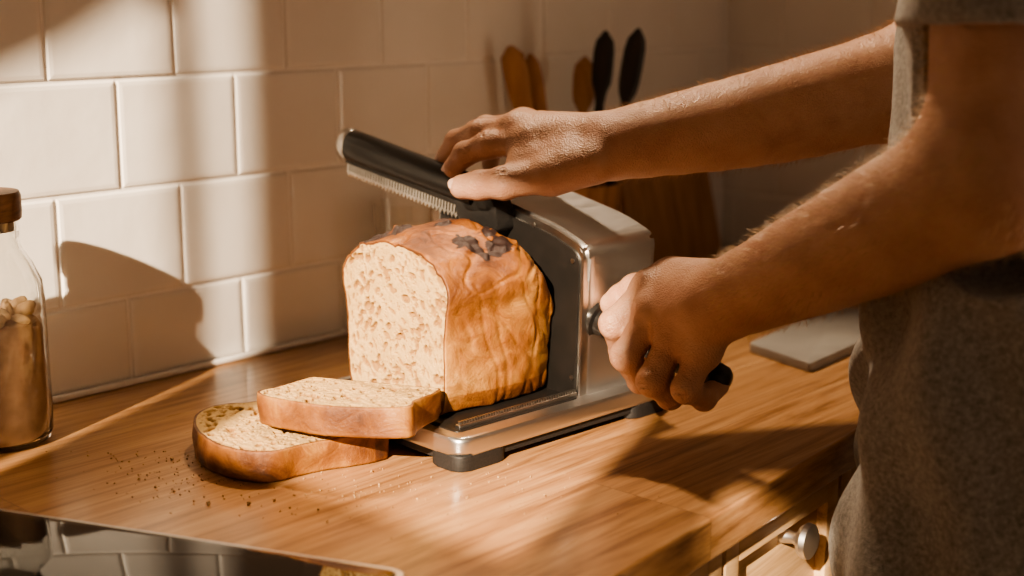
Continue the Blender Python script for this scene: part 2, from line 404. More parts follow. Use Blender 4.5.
def flat(name,z0,z1,m):
    bm=bmesh.new(); bbox(bm,(-1.6,-2.6,z0),(1.05,.1,z1)); return frombm(name,bm,m,smooth=False,loc=tuple(W0),rotz=TH)
flat('floor',-.95,-.9,M_floor); flat('ceiling',1.6,1.65,M_plaster)
# countertop
def qf(s): return .638-.10*s
bm=bmesh.new()
prism(bm,[(-1.49,-.009),(.94,-.009),(.94,-qf(.94)),(-1.49,-qf(-1.49))],lambda p,d:(p[0],p[1],d),-.036,0,.004,3)
frombm('countertop',bm,M_counter,loc=tuple(W0),rotz=TH)
box('trim_1',(-1.49,-.0165,.0),(.93,-.0095,.006),.002,M_grout,loc=tuple(W0),rotz=TH)
# cabinet
FA=TH+math.atan(.10); F0=SQ(0,.638); cab=empty('base_cabinet',tuple(F0),FA)
bm=bmesh.new(); bbox(bm,(-1.3,.04,-.82),(.85,.50,-.037)); bbox(bm,(-1.3,.08,-.9),(.85,.48,-.82)); frombm('carcass',bm,M_cab,cab,smooth=False)
xs=[-.95,-.62,-.29,.046,.262,.56,.84]
for i in range(len(xs)-1):
    for j,(z0,z1) in enumerate(((-.19,-.040),(-.80,-.197))):
        bm=bmesh.new(); a=xs[i]+.003; b=xs[i+1]-.003
        bbox(bm,(a,.022,z0),(b,.038,z1),.001,2)
        w=.022
        bbox(bm,(a,.012,z0),(a+w,.024,z1),.0015,2); bbox(bm,(b-w,.012,z0),(b,.024,z1),.0015,2)
        bbox(bm,(a+w,.012,z1-w),(b-w,.024,z1),.0015,2); bbox(bm,(a+w,.012,z0),(b-w,.024,z0+w),.0015,2)
        frombm(('drawer_front_%d' if j==0 else 'door_panel_%d')%i,bm,M_cab,cab)
        c=(a+b)/2+.012; zc=(-.072 if j==0 else -.25)
        if j==1: c=b-.03
        k=lathe('knob_%d_%d'%(i,j),[(0,0),(.007,0),(.0065,.004),(.005,.012),(.0065,.016),(.0125,.019),(.0155,.023),(.015,.028),(.010,.031),(0,.032)],M_steel,cab,32)
        k.rotation_euler=(math.radians(90),0,0); k.location=(c,.0225 if j==0 else .0125,zc)
# cooktop
ca=G(0,508,.006); cb=G(410,570,.006); dd=(cb-ca)/np.linalg.norm(cb-ca); CA=math.atan2(dd[1],dd[0])
ct=empty('cooktop',(cb[0],cb[1],0),CA)
pts=roundpoly([(-.5,0),(0,0),(0,-.27),(-.5,-.27)],.012)
bm=bmesh.new(); prism(bm,pts,lambda p,d:(p[0],p[1],d),.0005,.0055,.001); frombm('steel_rim',bm,M_steel,ct)
pts=roundpoly([(-.495,-.005),(-.005,-.005),(-.005,-.265),(-.495,-.265)],.009)
bm=bmesh.new(); prism(bm,pts,lambda p,d:(p[0],p[1],d),.004,.0065,.0005); frombm('glass_top',bm,M_glassblk,ct)
# ------------------------------------------------ jar
jp=G(1,441,0); jar=empty('glass_jar',tuple(jp))
out=[(0,0),(.036,0),(.0415,.003),(.044,.010),(.0445,.03),(.0445,.125),(.043,.140),(.036,.156),(.0285,.168),(.0265,.176),(.0275,.180),(.0275,.192)]
inn=[(.0245,.192),(.0240,.176),(.026,.167),(.034,.154),(.0405,.139),(.0418,.125),(.0418,.03),(.0412,.012),(.038,.006),(0,.005)]
lathe('glass',out+inn,M_glass,jar,64)
lathe('wooden_lid',[(0,.1925),(.029,.1925),(.0305,.194),(.0310,.200),(.0310,.213),(.0295,.2165),(.020,.2175),(0,.2175)],M_lid,jar,64)
lathe('lid_gasket',[(.0,.184),(.0235,.184),(.0238,.1925),(0,.1925)],M_cream,jar,48)
lathe('contents',[(0,.0056),(.0378,.0066),(.0410,.0125),(.0416,.03),(.0416,.098),(.037,.106),(.02,.111),(0,.113)],M_content,jar,48)
bm=bmesh.new()
for i in range(30):
    a=random.uniform(0,6.28); r=.032*math.sqrt(random.random()); c=Vector((r*math.cos(a),r*math.sin(a),.108+random.uniform(0,.008)))
    Mx=Matrix.Translation(c)@Matrix.Rotation(random.uniform(0,6),4,'X')@Matrix.Rotation(random.uniform(0,6),4,'Z')@Matrix.Diagonal((.011,.006,.0055,1))
    res=bmesh.ops.create_icosphere(bm,subdivisions=2,radius=1,matrix=Mx)
frombm('nuts',bm,M_nut,jar)
# ------------------------------------------------ bread
SA=math.radians(44); O=np.array([-.0417,1.067,0.]); SU=np.array([math.cos(SA),math.sin(SA),0]); SV=np.array([-math.sin(SA),math.cos(SA),0])
ctrl=[(0,0),(.030,0),(.056,.0005),(.063,.006),(.0655,.03),(.066,.06),(.0675,.083),(.0715,.098),(.0695,.112),(.057,.126),(.034,.1365),(0,.1425)]
ctrl=ctrl+[(-x,z) for x,z in ctrl[-2:0:-1]]
def catmull(c,n):
    c=np.array(c); m=len(c); res=[]
    for i in range(m):
        p0,p1,p2,p3=c[i-1],c[i],c[(i+1)%m],c[(i+2)%m]
        for k in range(8):
            t=k/8; res.append(.5*((2*p1)+(-p0+p2)*t+(2*p0-5*p1+4*p2-p3)*t*t+(-p0+3*p1-3*p2+p3)*t**3))
    res=np.array(res); d=np.r_[0,np.cumsum(np.linalg.norm(np.diff(np.vstack([res,res[:1]]),axis=0),axis=1))]
    r2=np.vstack([res,res[:1]]); tt=np.linspace(0,d[-1],n,endpoint=False)
    return np.stack([np.interp(tt,d,r2[:,0]),np.interp(tt,d,r2[:,1])],1)
NS=500; OUT=catmull(ctrl,NS); CEN=np.array([0,.066])
def nz(p,s,seed=0): return noise.noise(Vector((p[0]*s+seed*13.1,p[1]*s+seed*3.7,p[2]*s)))
def pits(seed,n=760):
    r=np.random.default_rng(seed); P=[]
    for i in range(n):
        big=r.random()**3.8
        a=.0010+.0046*big+.0007*r.random(); e=r.uniform(.34,.70)
        x,z=r.uniform(-.07,.07),r.uniform(.004,.137)
        th=math.atan2(z-.05,x)+math.pi/2+r.normal(0,.5) if r.random()<.6 else r.uniform(0,3.14)
        P.append((x,z,a,a*e,th))
    return P
def pitdepth(X,Z,P):
    D=np.zeros_like(X)
    for cx,cz,a,b,th in P:
        dx=X-cx; dz=Z-cz; m=(np.abs(dx)<a)&(np.abs(dz)<a)
        if not m.any(): continue
        c,s=math.cos(th),math.sin(th); u=(dx[m]*c+dz[m]*s)/a; v=(-dx[m]*s+dz[m]*c)/b
        rho=u*u+v*v; D[m]=np.maximum(D[m],np.where(rho<1,np.maximum(1-rho,0)**.6*min(a,b)*1.35,0))
    return D
def bread_geo(x0,x1,outfn,seed,cap0=True,cap1=True,NR=110,NU=40,toastfn=None,npit=1050):
    V=[];Fc=[];MI=[];T=[];PO=[]
    us=np.linspace(0,1,NU)
    rings=[]
    for t in us:
        o=outfn(t); x=x0+(x1-x0)*t
        rings.append(np.stack([np.full(NS,x),o[:,0],o[:,1]],1))
    R=np.array(rings)
    for i in range(NU):
        for j in range(NS):
            p=R[i,j]; d=np.array([0,p[1],p[2]-.066]); d/=np.linalg.norm(d)+1e-9
            k=.0024*nz(p,26,seed)+.0009*nz(p,80,seed+1)
            if toastfn is not None:
                k+=toastfn(p,'d')
            R[i,j]=p+d*k
            R[i,j,2]=max(R[i,j,2],0)
    V=R.reshape(-1,3).tolist()
    for i in range(NU):
        for j in range(NS):
            p=R[i,j]
            T.append((toastfn(p,'t') if toastfn else .3)+.26*nz(p,20,seed+5)); PO.append(0)
    for i in range(NU-1):
        for j in range(NS):
            a=i*NS+j; b=i*NS+(j+1)%NS; Fc.append((a,b,b+NS,a+NS)); MI.append(0)
    for cap,ring,sg,x in ((cap0,0,1,x0),(cap1,NU-1,-1,x1)):
        if not cap: 
            c=len(V); V.append((x,0,.066)); T.append(.3); PO.append(0)
            for j in range(NS):
                a=ring*NS+j; b=ring*NS+(j+1)%NS; Fc.append((a,b,c) if ring else (b,a,c)); MI.append(0)
            continue
        P=pits(seed+ring,npit); o=R[ring][:,1:]
        rs=np.linspace(1,0.0,NR+1)[1:-1]
        pr=ring*NS
        for r in rs:
            pt=CEN+(o-CEN)*r
            D=pitdepth(pt[:,0],pt[:,1],P); D=D*np.clip((.970-r)/.02,0,1)
            st=len(V)
            rnd=np.array([.0004*nz((a,b,x),230,seed)+.0005*nz((a,b,x),50,seed) for a,b in pt])*min(1,(1-r)*20)
            for j in range(NS):
                V.append((R[ring,j,0]+sg*(D[j]+rnd[j]),pt[j,0],pt[j,1])); T.append(.50); PO.append(min(1,D[j]/.0019))  # pit depth also sets the shade painted into each pore
            for j in range(NS):
                a=pr+j; b=pr+(j+1)%NS; c=st+(j+1)%NS; d=st+j
                Fc.append((a,d,c,b) if ring else (a,b,c,d)); MI.append(1 if r<.966 else 0)
            pr=st
        c=len(V); V.append((x,0,.066)); T.append(.3); PO.append(0)
        for j in range(NS):
            a=pr+j; b=pr+(j+1)%NS; Fc.append((a,c,b) if ring else (a,b,c)); MI.append(1)
    return V,Fc,MI,T,PO
def bread_obj(name,geo,parent=None):
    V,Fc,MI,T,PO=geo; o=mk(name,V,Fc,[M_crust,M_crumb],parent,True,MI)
    at=o.data.attributes.new('toast','FLOAT','POINT'); at.data.foreach_set('value',np.array(T,dtype=np.float32))
    at=o.data.attributes.new('pore_shade','FLOAT','POINT'); at.data.foreach_set('value',np.array(PO,dtype=np.float32))
    bm=bmesh.new(); bm.from_mesh(o.data); bmesh.ops.recalc_face_normals(bm,faces=bm.faces[:]); bm.to_mesh(o.data); bm.free()
    return o
def loaf_out(t):
    o=OUT.copy(); bl=math.sin(min(t/.75,1)*math.pi*.5)
    s=1+.155*bl
    e=max(0,(t-.60)/.40); s*=math.sqrt(max(0,1-.30*e*e))
    lift=1+.075*bl
    zf=(1+.02*bl)*math.sqrt(1-.50*e**2.2)
    h=np.clip(o[:,1]/.1425,0,1); ws=1+(s-1)*(.55+.75*np.sin(h*math.pi)) if s>1 else s
    o=np.stack([o[:,0]*ws,o[:,1]],1)
    o[:,1]=np.where(o[:,1]>.06,.06+(o[:,1]-.06)*lift,o[:,1])*zf
    o[:,1]=np.maximum(o[:,1],0); return o
BURN=[(.014,.044,.016,.012),(.034,.030,.013,.009),(.048,-.044,.015,.011),(.068,-.058,.020,.012),(.078,-.034,.012,.009),(.060,.004,.008,.006)]
def loaf_toast(p,kind):
    b=0
    if p[2]>.090:
        for cx,cy,rx,ry in BURN:
            r=((p[0]-cx)/rx)**2+((p[1]-cy)/ry)**2+1.5*nz(p,110,3)
            b=max(b,1-r)
    top=min(1,max(0,(p[2]-.095)/.02))
    crack=max(0,1-abs(nz((p[0],p[1]*.6,p[2]),30,21))*16)*top
    if kind=='d':
        rid=0
        if top>0: rid=(.0055*max(0,nz(p,34,9))-.0015*abs(nz(p,90,12)))*top-.0022*crack
        side=0
        if p[2]<.112:
            q=(p[0]*1.0+.35*p[2],p[1]*.3,p[2]*.45)
            side=.0012*(1-min(1,abs(nz(q,55,4))*6))*min(1,p[0]/.02)
        return .0045*max(0,min(b,.5))*(1+1.2*nz(p,150,2))+rid-side
    h=p[2]/.139
    base=.13+.30*max(0,h-.52)/.48 +.08*(1-h)-.14*crack
    if h<.12: base+=.14
    return base+.95*max(0,min(b*3.0,1))
loaf=bread_obj('bread_loaf',bread_geo(0,.124,loaf_out,11,True,False,140,70,loaf_toast))
loaf.location=tuple(O+SU*.030+SV*.117+np.array([0,0,.0297])); loaf.rotation_euler=(0,0,SA)
def slice_out(t):
    o=OUT.copy(); return CEN+(o-CEN)*(1+.012*math.sin(t*math.pi))
def slice_out2(t):
    o=OUT.copy(); return CEN+(o-CEN)*(np.array([1.0,.64])*(1+.015*math.sin(t*math.pi)))
def slice_toast(p,k):
    if k=='d': return 0
    h=p[2]/.139; ed=min(1,abs(p[0]-.01275)/.01275); return .34+.14*max(0,h-.5)/.5+(.10 if h<.1 else 0)-.08*ed**3+.12*nz(p,60,6)
def slice_toast2(p,k):
    if k=='d': return 0
    ed=min(1,abs(p[0]-.012)/.012); return .36+.16*nz(p,45,8)-.08*ed**3
def place_slice(o,center,rot,tilt_axis,tilt):
    base=Matrix(((0,1,0,0),(0,0,1,-.066),(1,0,0,0),(0,0,0,1)))
    Mx=Matrix.Translation(center)@Matrix.Rotation(tilt,4,Vector(tilt_axis))@Matrix.Rotation(rot,4,'Z')@base
    o.matrix_world=Mx
s1=bread_obj('bread_slice',bread_geo(0,.0255,slice_out,31,True,True,110,14,slice_toast))
place_slice(s1,G(289,449,.0008),math.radians(118),(1,0,0),0)
s2=bread_obj('bread_slice',bread_geo(0,.0245,slice_out2,57,True,True,110,14,slice_toast2))
P2=O-SU*.040+SV*.091
place_slice(s2,Vector((P2[0],P2[1],.0330)),math.radians(155),(1,.1,0),math.radians(-4))
# crumbs
bm=bmesh.new()
for i in range(330):
    if random.random()<.55: px=random.gauss(370,110); py=random.gauss(494,15)
    else: px=random.gauss(175,45); py=random.gauss(472,15)
    p=G(px,min(max(py,452),545),0); r=random.uniform(.0003,.0008)*(2.2 if random.random()<.08 else 1)
    lx=(p[0]-cb[0])*math.cos(CA)+(p[1]-cb[1])*math.sin(CA); ly=-(p[0]-cb[0])*math.sin(CA)+(p[1]-cb[1])*math.cos(CA)
    if lx<.003 and ly<.003: continue
    res=bmesh.ops.create_icosphere(bm,subdivisions=1,radius=r,matrix=Matrix.Translation((p[0],p[1],r*.8)))
    for v in res['verts']: v.co+=Vector((random.uniform(-1,1),random.uniform(-1,1),random.uniform(-.6,.6)))*r*.35
frombm('bread_crumbs',bm,M_bits)
# ------------------------------------------------ slicer
SL=empty('bread_slicer',tuple(O),SA); MI_=Matrix.Translation(tuple(O))@Matrix.Rotation(SA,4,'Z'); MINV=MI_.inverted()
def loc(p): v=MINV@Vector(tuple(map(float,p))); return np.array(v)
uv=lambda p,d:(p[0],p[1],d)
bm=bmesh.new(); prism(bm,roundpoly([(0,0),(.262,0),(.262,.215),(0,.215)],.014),uv,.013,.0285,.004); frombm('base_plate',bm,M_steel,SL)
bm=bmesh.new(); prism(bm,roundpoly([(.003,.003),(.259,.003),(.259,.212),(.003,.212)],.012),uv,.006,.0135,.001)
for fx in ((.0,.055),(.207,.262)):
    for fy in ((.0,.04),(.175,.215)):
        prism(bm,roundpoly([(fx[0],fy[0]),(fx[1],fy[0]),(fx[1],fy[1]),(fx[0],fy[1])],.012),uv,.0,.0135,.0015)
frombm('rubber_feet',bm,M_rubber,SL)
bm=bmesh.new(); bbox(bm,(.018,.020,.028),(.158,.026,.0325),.0008,2)
for i in range(46):
    x=.020+i*.003; prism(bm,[(x,.0215),(x+.0018,.0215),(x+.0018,.0245),(x,.0245)],uv,.0320,.0350)
frombm('comb_rail',bm,M_blade,SL,smooth=False)
bm=bmesh.new(); prism(bm,roundpoly([(.012,.016),(.156,.016),(.156,.205),(.012,.205)],.006),uv,.028,.0293,.0005); frombm('tray_mat',bm,M_panel,SL)
prof=[(.018,.028),(.014,.164),(.050,.178),(.195,.208),(.207,.192),(.207,.028)]
vz=lambda p,d:(d,p[0],p[1])
pr=roundpoly(prof,[0,.012,.03,.014,.02,0],8)
bm=bmesh.new(); prism(bm,pr,vz,.165,.252,.008,5); frombm('steel_housing',bm,M_steel,SL)
def inset(pts,c,k): return [((p[0]-c[0])*k+c[0],(p[1]-c[1])*k+c[1]) for p in pts]
bm=bmesh.new(); prism(bm,inset(pr,(.112,.028),.985),vz,.1595,.170,.0012,2); frombm('rim_frame',bm,M_blade,SL)
bm=bmesh.new(); prism(bm,inset(pr,(.112,.028),.945),vz,.1575,.165,.001,2); frombm('inner_panel',bm,M_panel,SL)
bm=bmesh.new()
for p in ((.0265,.150),(.0265,.045),(.075,.176),(.120,.186)):
    Mx=Matrix.Translation((.1570,p[0],p[1]))@Matrix.Rotation(math.pi/2,4,'Y'); bmesh.ops.create_cone(bm,cap_ends=True,segments=14,radius1=.0022,radius2=.0017,depth=.0014,matrix=Mx)
frombm('screws',bm,M_blade,SL)
a0=np.array([.146,.135,.200]); a1=np.array([.146,.328,.229]); ad=(a1-a0)/np.linalg.norm(a1-a0)
path=[];rad=[]
for t,k in [(-.02,.5),(-.012,.85),(0,1),(.1,1),(.3,1.),(.6,1.04),(.85,1.1),(.96,1.1),(.985,1.0)]:
    path.append(a0+(a1-a0)*t); rad.append((.0125*k,.0150*k))
tube('lever_arm',path,rad,M_black,SL,28)
path=[];rad=[]
for t,k in [(.955,1.08),(.965,1.14),(1.0,1.14),(1.025,.98),(1.045,.7),(1.055,.3)]:
    path.append(a0+(a1-a0)*t); rad.append((.0125*k,.0150*k))
tube('lever_end_cap',path,rad,M_blade,SL,28)
up=np.array([0,-ad[2],ad[1]])
Lb=np.linalg.norm(a1-a0); n=72
pts=[(Lb*(-.02+1.005*i/n),-.0270-(.0045 if i%2 else 0)) for i in range(n+1)]
pts2=[(Lb*.985,-.010),(-.02*Lb,-.010)]
fl=lambda p,d:tuple(a0+ad*p[0]+up*p[1]+np.array([d,0,0]))
bm=bmesh.new(); prism(bm,pts+pts2,fl,-.0012,.0012); frombm('serrated_blade',bm,M_blade,SL,smooth=False)
bm=bmesh.new(); prism(bm,[(0,-.0170),(Lb*.97,-.0170),(Lb*.97,-.008),(0,-.008)],fl,-.0070,.0070,.001); frombm('blade_holder',bm,M_panel,SL)
bm=bmesh.new()
for i in range(44):
    x=Lb*(.01+.95*i/44); prism(bm,[(x,-.0250),(x+.0024,-.0250),(x+.0024,-.0150),(x,-.0150)],fl,-.0058,.0)
frombm('blade_comb',bm,M_blade,SL,smooth=False)
bm=bmesh.new(); prism(bm,roundpoly([(.100,.168),(.155,.172),(.160,.205),(.140,.214),(.105,.196)],.006),vz,.138,.160,.003,3); frombm('hinge_bracket',bm,M_black,SL)
h0=J(594,318,1.209); h1=J(728,382,1.122); hd=(h1-h0)
pth=[loc(h0+hd*t) for t in (-.04,0,.05,.06,.12,.13,.5,.9,.97,1.0,1.01)]
tube('crank_handle',pth,[.006,.017,.017,.013,.0125,.0105,.012,.0125,.0115,.008,.003],M_black,SL,24)
# ------------------------------------------------ background things
uc=SQ(.50,.09); cr=empty('utensil_crock',tuple(uc))
M_crock=wood('crock_wood',(.20,.10,.045),(.34,.18,.085),(.42,.24,.12),.5,(20,20,3))
lathe('crock',[(0,0),(.045,0),(.05,.004),(.052,.02),(.054,.145),(.056,.15),(.052,.15),(.049,.145),(.047,.02),(0,.015)],M_crock,cr)
def upos(px,py,Y): return J(px,py,Y)-uc
# kind 0: spoon/spatula head, kind 1: straight tapering handle end
for n,(bx,top,hw,hh,m,kind) in {'wooden_spoon':((-.02,0),upos(514,64,1.70),.015,.022,M_spoon,1),'wooden_fork':((-.005,.01),upos(533,70,1.72),.010,.02,M_spoon,1),'black_spatula':((.01,.01),upos(603,64,1.72),.013,.040,M_black,0),'black_turner':((.02,-.01),upos(632,66,1.69),.013,.045,M_black,0),'wooden_spatula':((.0,.02),upos(584,84,1.76),.014,.034,M_spoon,0)}.items():
    p0=np.array([bx[0],bx[1],.02]); d=(top-p0); ln=np.linalg.norm(d); d/=ln
    pp=[];rr=[]
    for t in np.linspace(0,1,26):
        l=t*(ln+hh); pp.append(p0+d*l)
        if kind==0:
            e=(l-ln)/hh
            wdt=hw*max(0,1-abs(e)**3.5)**.5 if e>-1 else 0
            rr.append((.0045,max(.006 if e<.5 else .002,wdt)))
        else:
            e=t; w_=.005+(hw-.005)*min(1,(t/.85))**2.5
            if t>.94: w_*=math.sqrt(max(.05,1-((t-.94)/.06)**2))
            rr.append((.0055,w_))
    v,f=tube_geo(pp,rr,16); bm=bmesh.new(); bv=[bm.verts.new(tuple(x)) for x in v]
    for q in f: bm.faces.new([bv[i] for i in q])
    frombm(n,bm,m,cr)
gp=SQ(.235,.06); lathe('drinking_glass',[(0,0),(.026,0),(.028,.002),(.033,.14),(.034,.15),(.0325,.15),(.0315,.14),(.0265,.008),(0,.007)],M_glass,None,48,loc=tuple(gp))
bm=bmesh.new(); prism(bm,roundpoly([(-.10,0),(.10,0),(.10,.21),(-.10,.21)],.02),lambda p,d:(p[0],d,p[1]),0,.018,.003)
cbd=frombm('cutting_board',bm,M_board); cbd.matrix_world=Matrix.Translation(tuple(SQ(.74,.080,.0055)))@Matrix.Rotation(TH,4,'Z')@Matrix.Rotation(math.radians(-14),4,'X')
bm=bmesh.new()
c4=[G(748,352,0),G(810,373,0),G(905,330,0),G(840,312,0)]
prism(bm,roundpoly([tuple(c[:2]) for c in c4],.006),uv,.0005,.010,.002); frombm('marble_board',bm,M_marble)
# ------------------------------------------------ person
fa=np.array([-.79,.613,0]); fa/=np.linalg.norm(fa)
wa=np.array([.613,.79,0]); wa/=np.linalg.norm(wa)
C=np.array([.428,1.065,0.]); person=empty('person',(C[0],C[1],-.9)); PL=(-C[0],-C[1],.9)
nails=[]
def hand(S,w,mcps,fing,thumb,fs=1.0,tf=1.0):
    for m in mcps: S.cap(w,m,.0190,.0135,.014)
    for a,b in zip(mcps,mcps[1:]):
        S.cap(w*.55+a*.45,b,.0150,.0130,.012); S.cap(a,b,.0130,.0128,.010)
    mid=(mcps[0]+mcps[-1])/2
    S.cap(w*.75+mid*.25,w*.2+mid*.8,.021,.017,.014)
    for m,f,r in fing:
        r=r*fs
        P=[m]+f; R=[.0125*r,.0112*r,.0101*r,.0088*r]
        for i in range(3): 
            S.cap(P[i],P[i+1],R[i],R[i+1],.005 if i==0 else .0022)
        S.cap(P[1],P[1]+(P[1]-P[2])*.02,.0122*r,.0122*r,.004)
        S.cap(P[2],P[2]+(P[2]-P[3])*.02,.0109*r,.0109*r,.003)
        S.cap(P[0],P[0]+(P[1]-P[0])*.05,.0152*r,.0142*r,.005)
    T=thumb
    S.cap(w*.6+T[0]*.4,T[1],.019,.0160,.012); S.cap(T[0],T[1],.018,.0160,.010)
    S.cap(T[1],T[2],.0150*tf,.0132*tf,.006); S.cap(T[2],T[2]*.4+T[3]*.6,.0132*tf,.0128*tf,.003); S.cap(T[2]*.4+T[3]*.6,T[3],.0128*tf,.0108*tf,.003)
    S.cap(T[2],T[2]+(T[2]-T[1])*.01,.0142*tf,.0142*tf,.004)
def creases(S,P,up_v,r,k=.0012):
    d=(P[2]-P[0]); d/=np.linalg.norm(d); s=np.cross(d,up_v); s/=np.linalg.norm(s); u=np.cross(s,d)
    for off in (-.0035,0,.0035):
        c=P[1]+u*r*1.02+d*off
        S.cap(c-s*r*.5-u*r*.12,c,.0008,.0008,k,'sub'); S.cap(c,c+s*r*.5-u*r*.12,.0008,.0008,k,'sub')
def nail(prev,tip,side,r,sc=1):
    prev=np.array(prev);tip=np.array(tip); d=(tip-prev)/np.linalg.norm(tip-prev); side=np.array(side,float); side-=d*(side@d); side/=np.linalg.norm(side); t=np.cross(d,side)
    c=tip+side*r*.80+d*r*.10; vs=[];fs=[]
    nu,nv=9,9
    for i in range(nu):
        for j in range(nv):
            a=-1+2*i/(nu-1); b=-1+2*j/(nv-1)
            x=a*math.sqrt(1-.35*b*b); y=b*math.sqrt(1-.35*a*a)
            vs.append(c+d*x*.0068*sc+t*y*.0054*sc+side*(.0018-.0030*y*y*sc-.0012*x*x))
    for i in range(nu-1):
        for j in range(nv-1): k=i*nv+j; fs.append((k,k+1,k+nv+1,k+nv))
    nails.append((vs,fs))
def forearm(S,w,el,sh,rw,rm,re,off):
    n=9; prev=w; pr_=rw
    for i in range(1,n+1):
        t=i/n; r=rw+(rm-rw)*math.sin(min(t/.75,1)*math.pi/2)**1.3; 
        if t>.75: r=rm+(re-rm)*(t-.75)/.25
        p=w+(el-w)*t+np.array([0,0,-.004])*math.sin(t*math.pi)
        S.cap(prev,p,pr_,r,.008); prev=p; pr_=r
    S.cap(w+off,w+(el-w)*.35+off*.5,rw*.93,rw*1.12,.02)
    S.cap(w+(el-w)*.03+np.array([0,.004,.012]),w+(el-w)*.05+np.array([0,.004,.012]),.014,.013,.010)
    S.cap(w+(el-w)*.45+np.array([0,-.006,.010]),w+(el-w)*.85+np.array([0,-.004,.010]),rw*1.0,rm*.88,.012)
    S.cap(el,sh,re*1.02,.053,.03)
# right (far) arm
S=SDF((-.16,1.10,.10),(.62,1.46,.56),.0020)
w=J(614,146,1.225); el=J(905,84,1.30); sh=C+wa*.185+np.array([0,0,.49])
forearm(S,w,el,sh,.0265,.043,.044,np.array([0,.008,0]))
mc=[J(529,142,1.250),J(517,131,1.270),J(523,127,1.293),J(542,129,1.315)]
fg=[(mc[0],[J(488,145,1.264),J(465,154,1.272),J(453,168,1.276)],1.06),
    (mc[1],[J(479,133,1.290),J(457,142,1.306),J(446,157,1.312)],1.08),
    (mc[2],[J(486,129,1.320),J(464,142,1.338),J(457,162,1.338)],1.03),
    (mc[3],[J(510,130,1.340),J(494,144,1.358),J(490,164,1.350)],.92)]
th=[J(592,164,1.205),J(552,175,1.210),J(504,183,1.216),J(462,187,1.238)]
hand(S,w,mc,fg,th,1.0,1.04)
S.cap(J(568,158,1.222),J(520,163,1.235),.018,.0125,.012)
creases(S,[mc[0]]+fg[0][1][:2],np.array([0,-.3,1.]),.0118); creases(S,[mc[1]]+fg[1][1][:2],np.array([0,-.2,1.]),.0120)
creases(S,[th[1],th[2],th[3]],np.array([0,-.75,.62]),.0136)
V,Q=S.mesh(); V=relax(V,Q,2); npmesh('right_arm',V,Q,M_skin,person,PL); RA=(V,Q)
nail(th[2],th[3],np.array([-.15,-.75,.62]),.0112,1.2); nail(fg[0][1][1],fg[0][1][2],np.array([-.8,-.35,.5]),.0092)
nail(fg[1][1][1],fg[1][1][2],np.array([-.9,-.2,.3]),.0094)
# left (near) arm
S=SDF((.02,.84,.0),(.44,1.26,.56),.0020)
w=J(730,294,1.085); el=J(1000,172,.925); sh=C-wa*.175+np.array([0,0,.49])
forearm(S,w,el,sh,.0270,.0445,.046,np.array([0.003,.0,-.008]))
mc=[J(650,288,1.150),J(655,312,1.128),J(675,334,1.108),J(702,350,1.092)]
fg=[(mc[0],[J(614,324,1.142),J(622,350,1.168),J(645,350,1.185)],1.04),
    (mc[1],[J(626,356,1.120),J(641,380,1.145),J(664,374,1.160)],1.08),
    (mc[2],[J(652,381,1.100),J(670,396,1.125),J(692,384,1.140)],1.06),
    (mc[3],[J(686,389,1.084),J(704,398,1.108),J(719,386,1.125)],.98)]
th=[J(708,282,1.120),J(672,278,1.158),J(636,290,1.188),J(612,304,1.198)]
hand(S,w,mc,fg,th)
S.cap(J(700,310,1.095),J(672,320,1.125),.020,.016,.012)
for i,(m_,f_,r_) in enumerate(fg): creases(S,[m_]+f_[:2],np.array([-.6,-.7,0.]),.0119*r_)
V,Q=S.mesh(); V=relax(V,Q,2); npmesh('left_arm',V,Q,M_skin,person,PL); LA=(V,Q)
vs=[];fs=[]
for a,b in nails:
    k=len(vs); vs+=list(a); fs+=[tuple(i+k for i in f) for f in b]
mk('fingernails',vs,fs,M_nail,person,True,loc=PL)
def armhair(name,VQ,a,b,lo,hi,n,seed):
    V,Q=VQ; r=np.random.default_rng(seed); ab=b-a
    pick=Q[r.integers(0,len(Q),n*12)]; c=V[pick].mean(1); tt=((c-a)@ab)/(ab@ab)
    k=(tt>lo)&(tt<hi); pick=pick[k][:n]; c=c[k][:n]
    nrm=np.cross(V[pick[:,1]]-V[pick[:,0]],V[pick[:,2]]-V[pick[:,0]]); nrm/=np.linalg.norm(nrm,axis=1)[:,None]+1e-12
    ax=a+((c-a)@ab/(ab@ab))[:,None]*ab; o=c-ax; s=np.sign((nrm*o).sum(1)); nrm*=s[:,None]
    d=-ab/np.linalg.norm(ab); vs=[];fs=[]
    for i in range(len(c)):
        g=nrm[i]*r.uniform(.35,.9)+d*r.uniform(.5,1)+r.normal(0,.25,3); g/=np.linalg.norm(g); ln=r.uniform(.004,.011)
        sd=np.cross(g,nrm[i]); sd/=np.linalg.norm(sd)+1e-9; wd=.00013
        p=c[i]; q=p+g*ln*.5+nrm[i]*.0004; e=p+g*ln+d*ln*.2
        k=len(vs); vs+=[p-sd*wd,p+sd*wd,q+sd*wd*.8,q-sd*wd*.8,e]; fs+=[(k,k+1,k+2,k+3),(k+3,k+2,k+4)]
    mk(name,vs,fs,M_arm_hair,person,loc=PL)
armhair('right_arm_hair',RA,J(613,148,1.225),J(905,86,1.30),.02,1.1,7500,1)
armhair('left_arm_hair',LA,J(728,293,1.085),J(1000,176,.925),.02,1.1,7500,2)
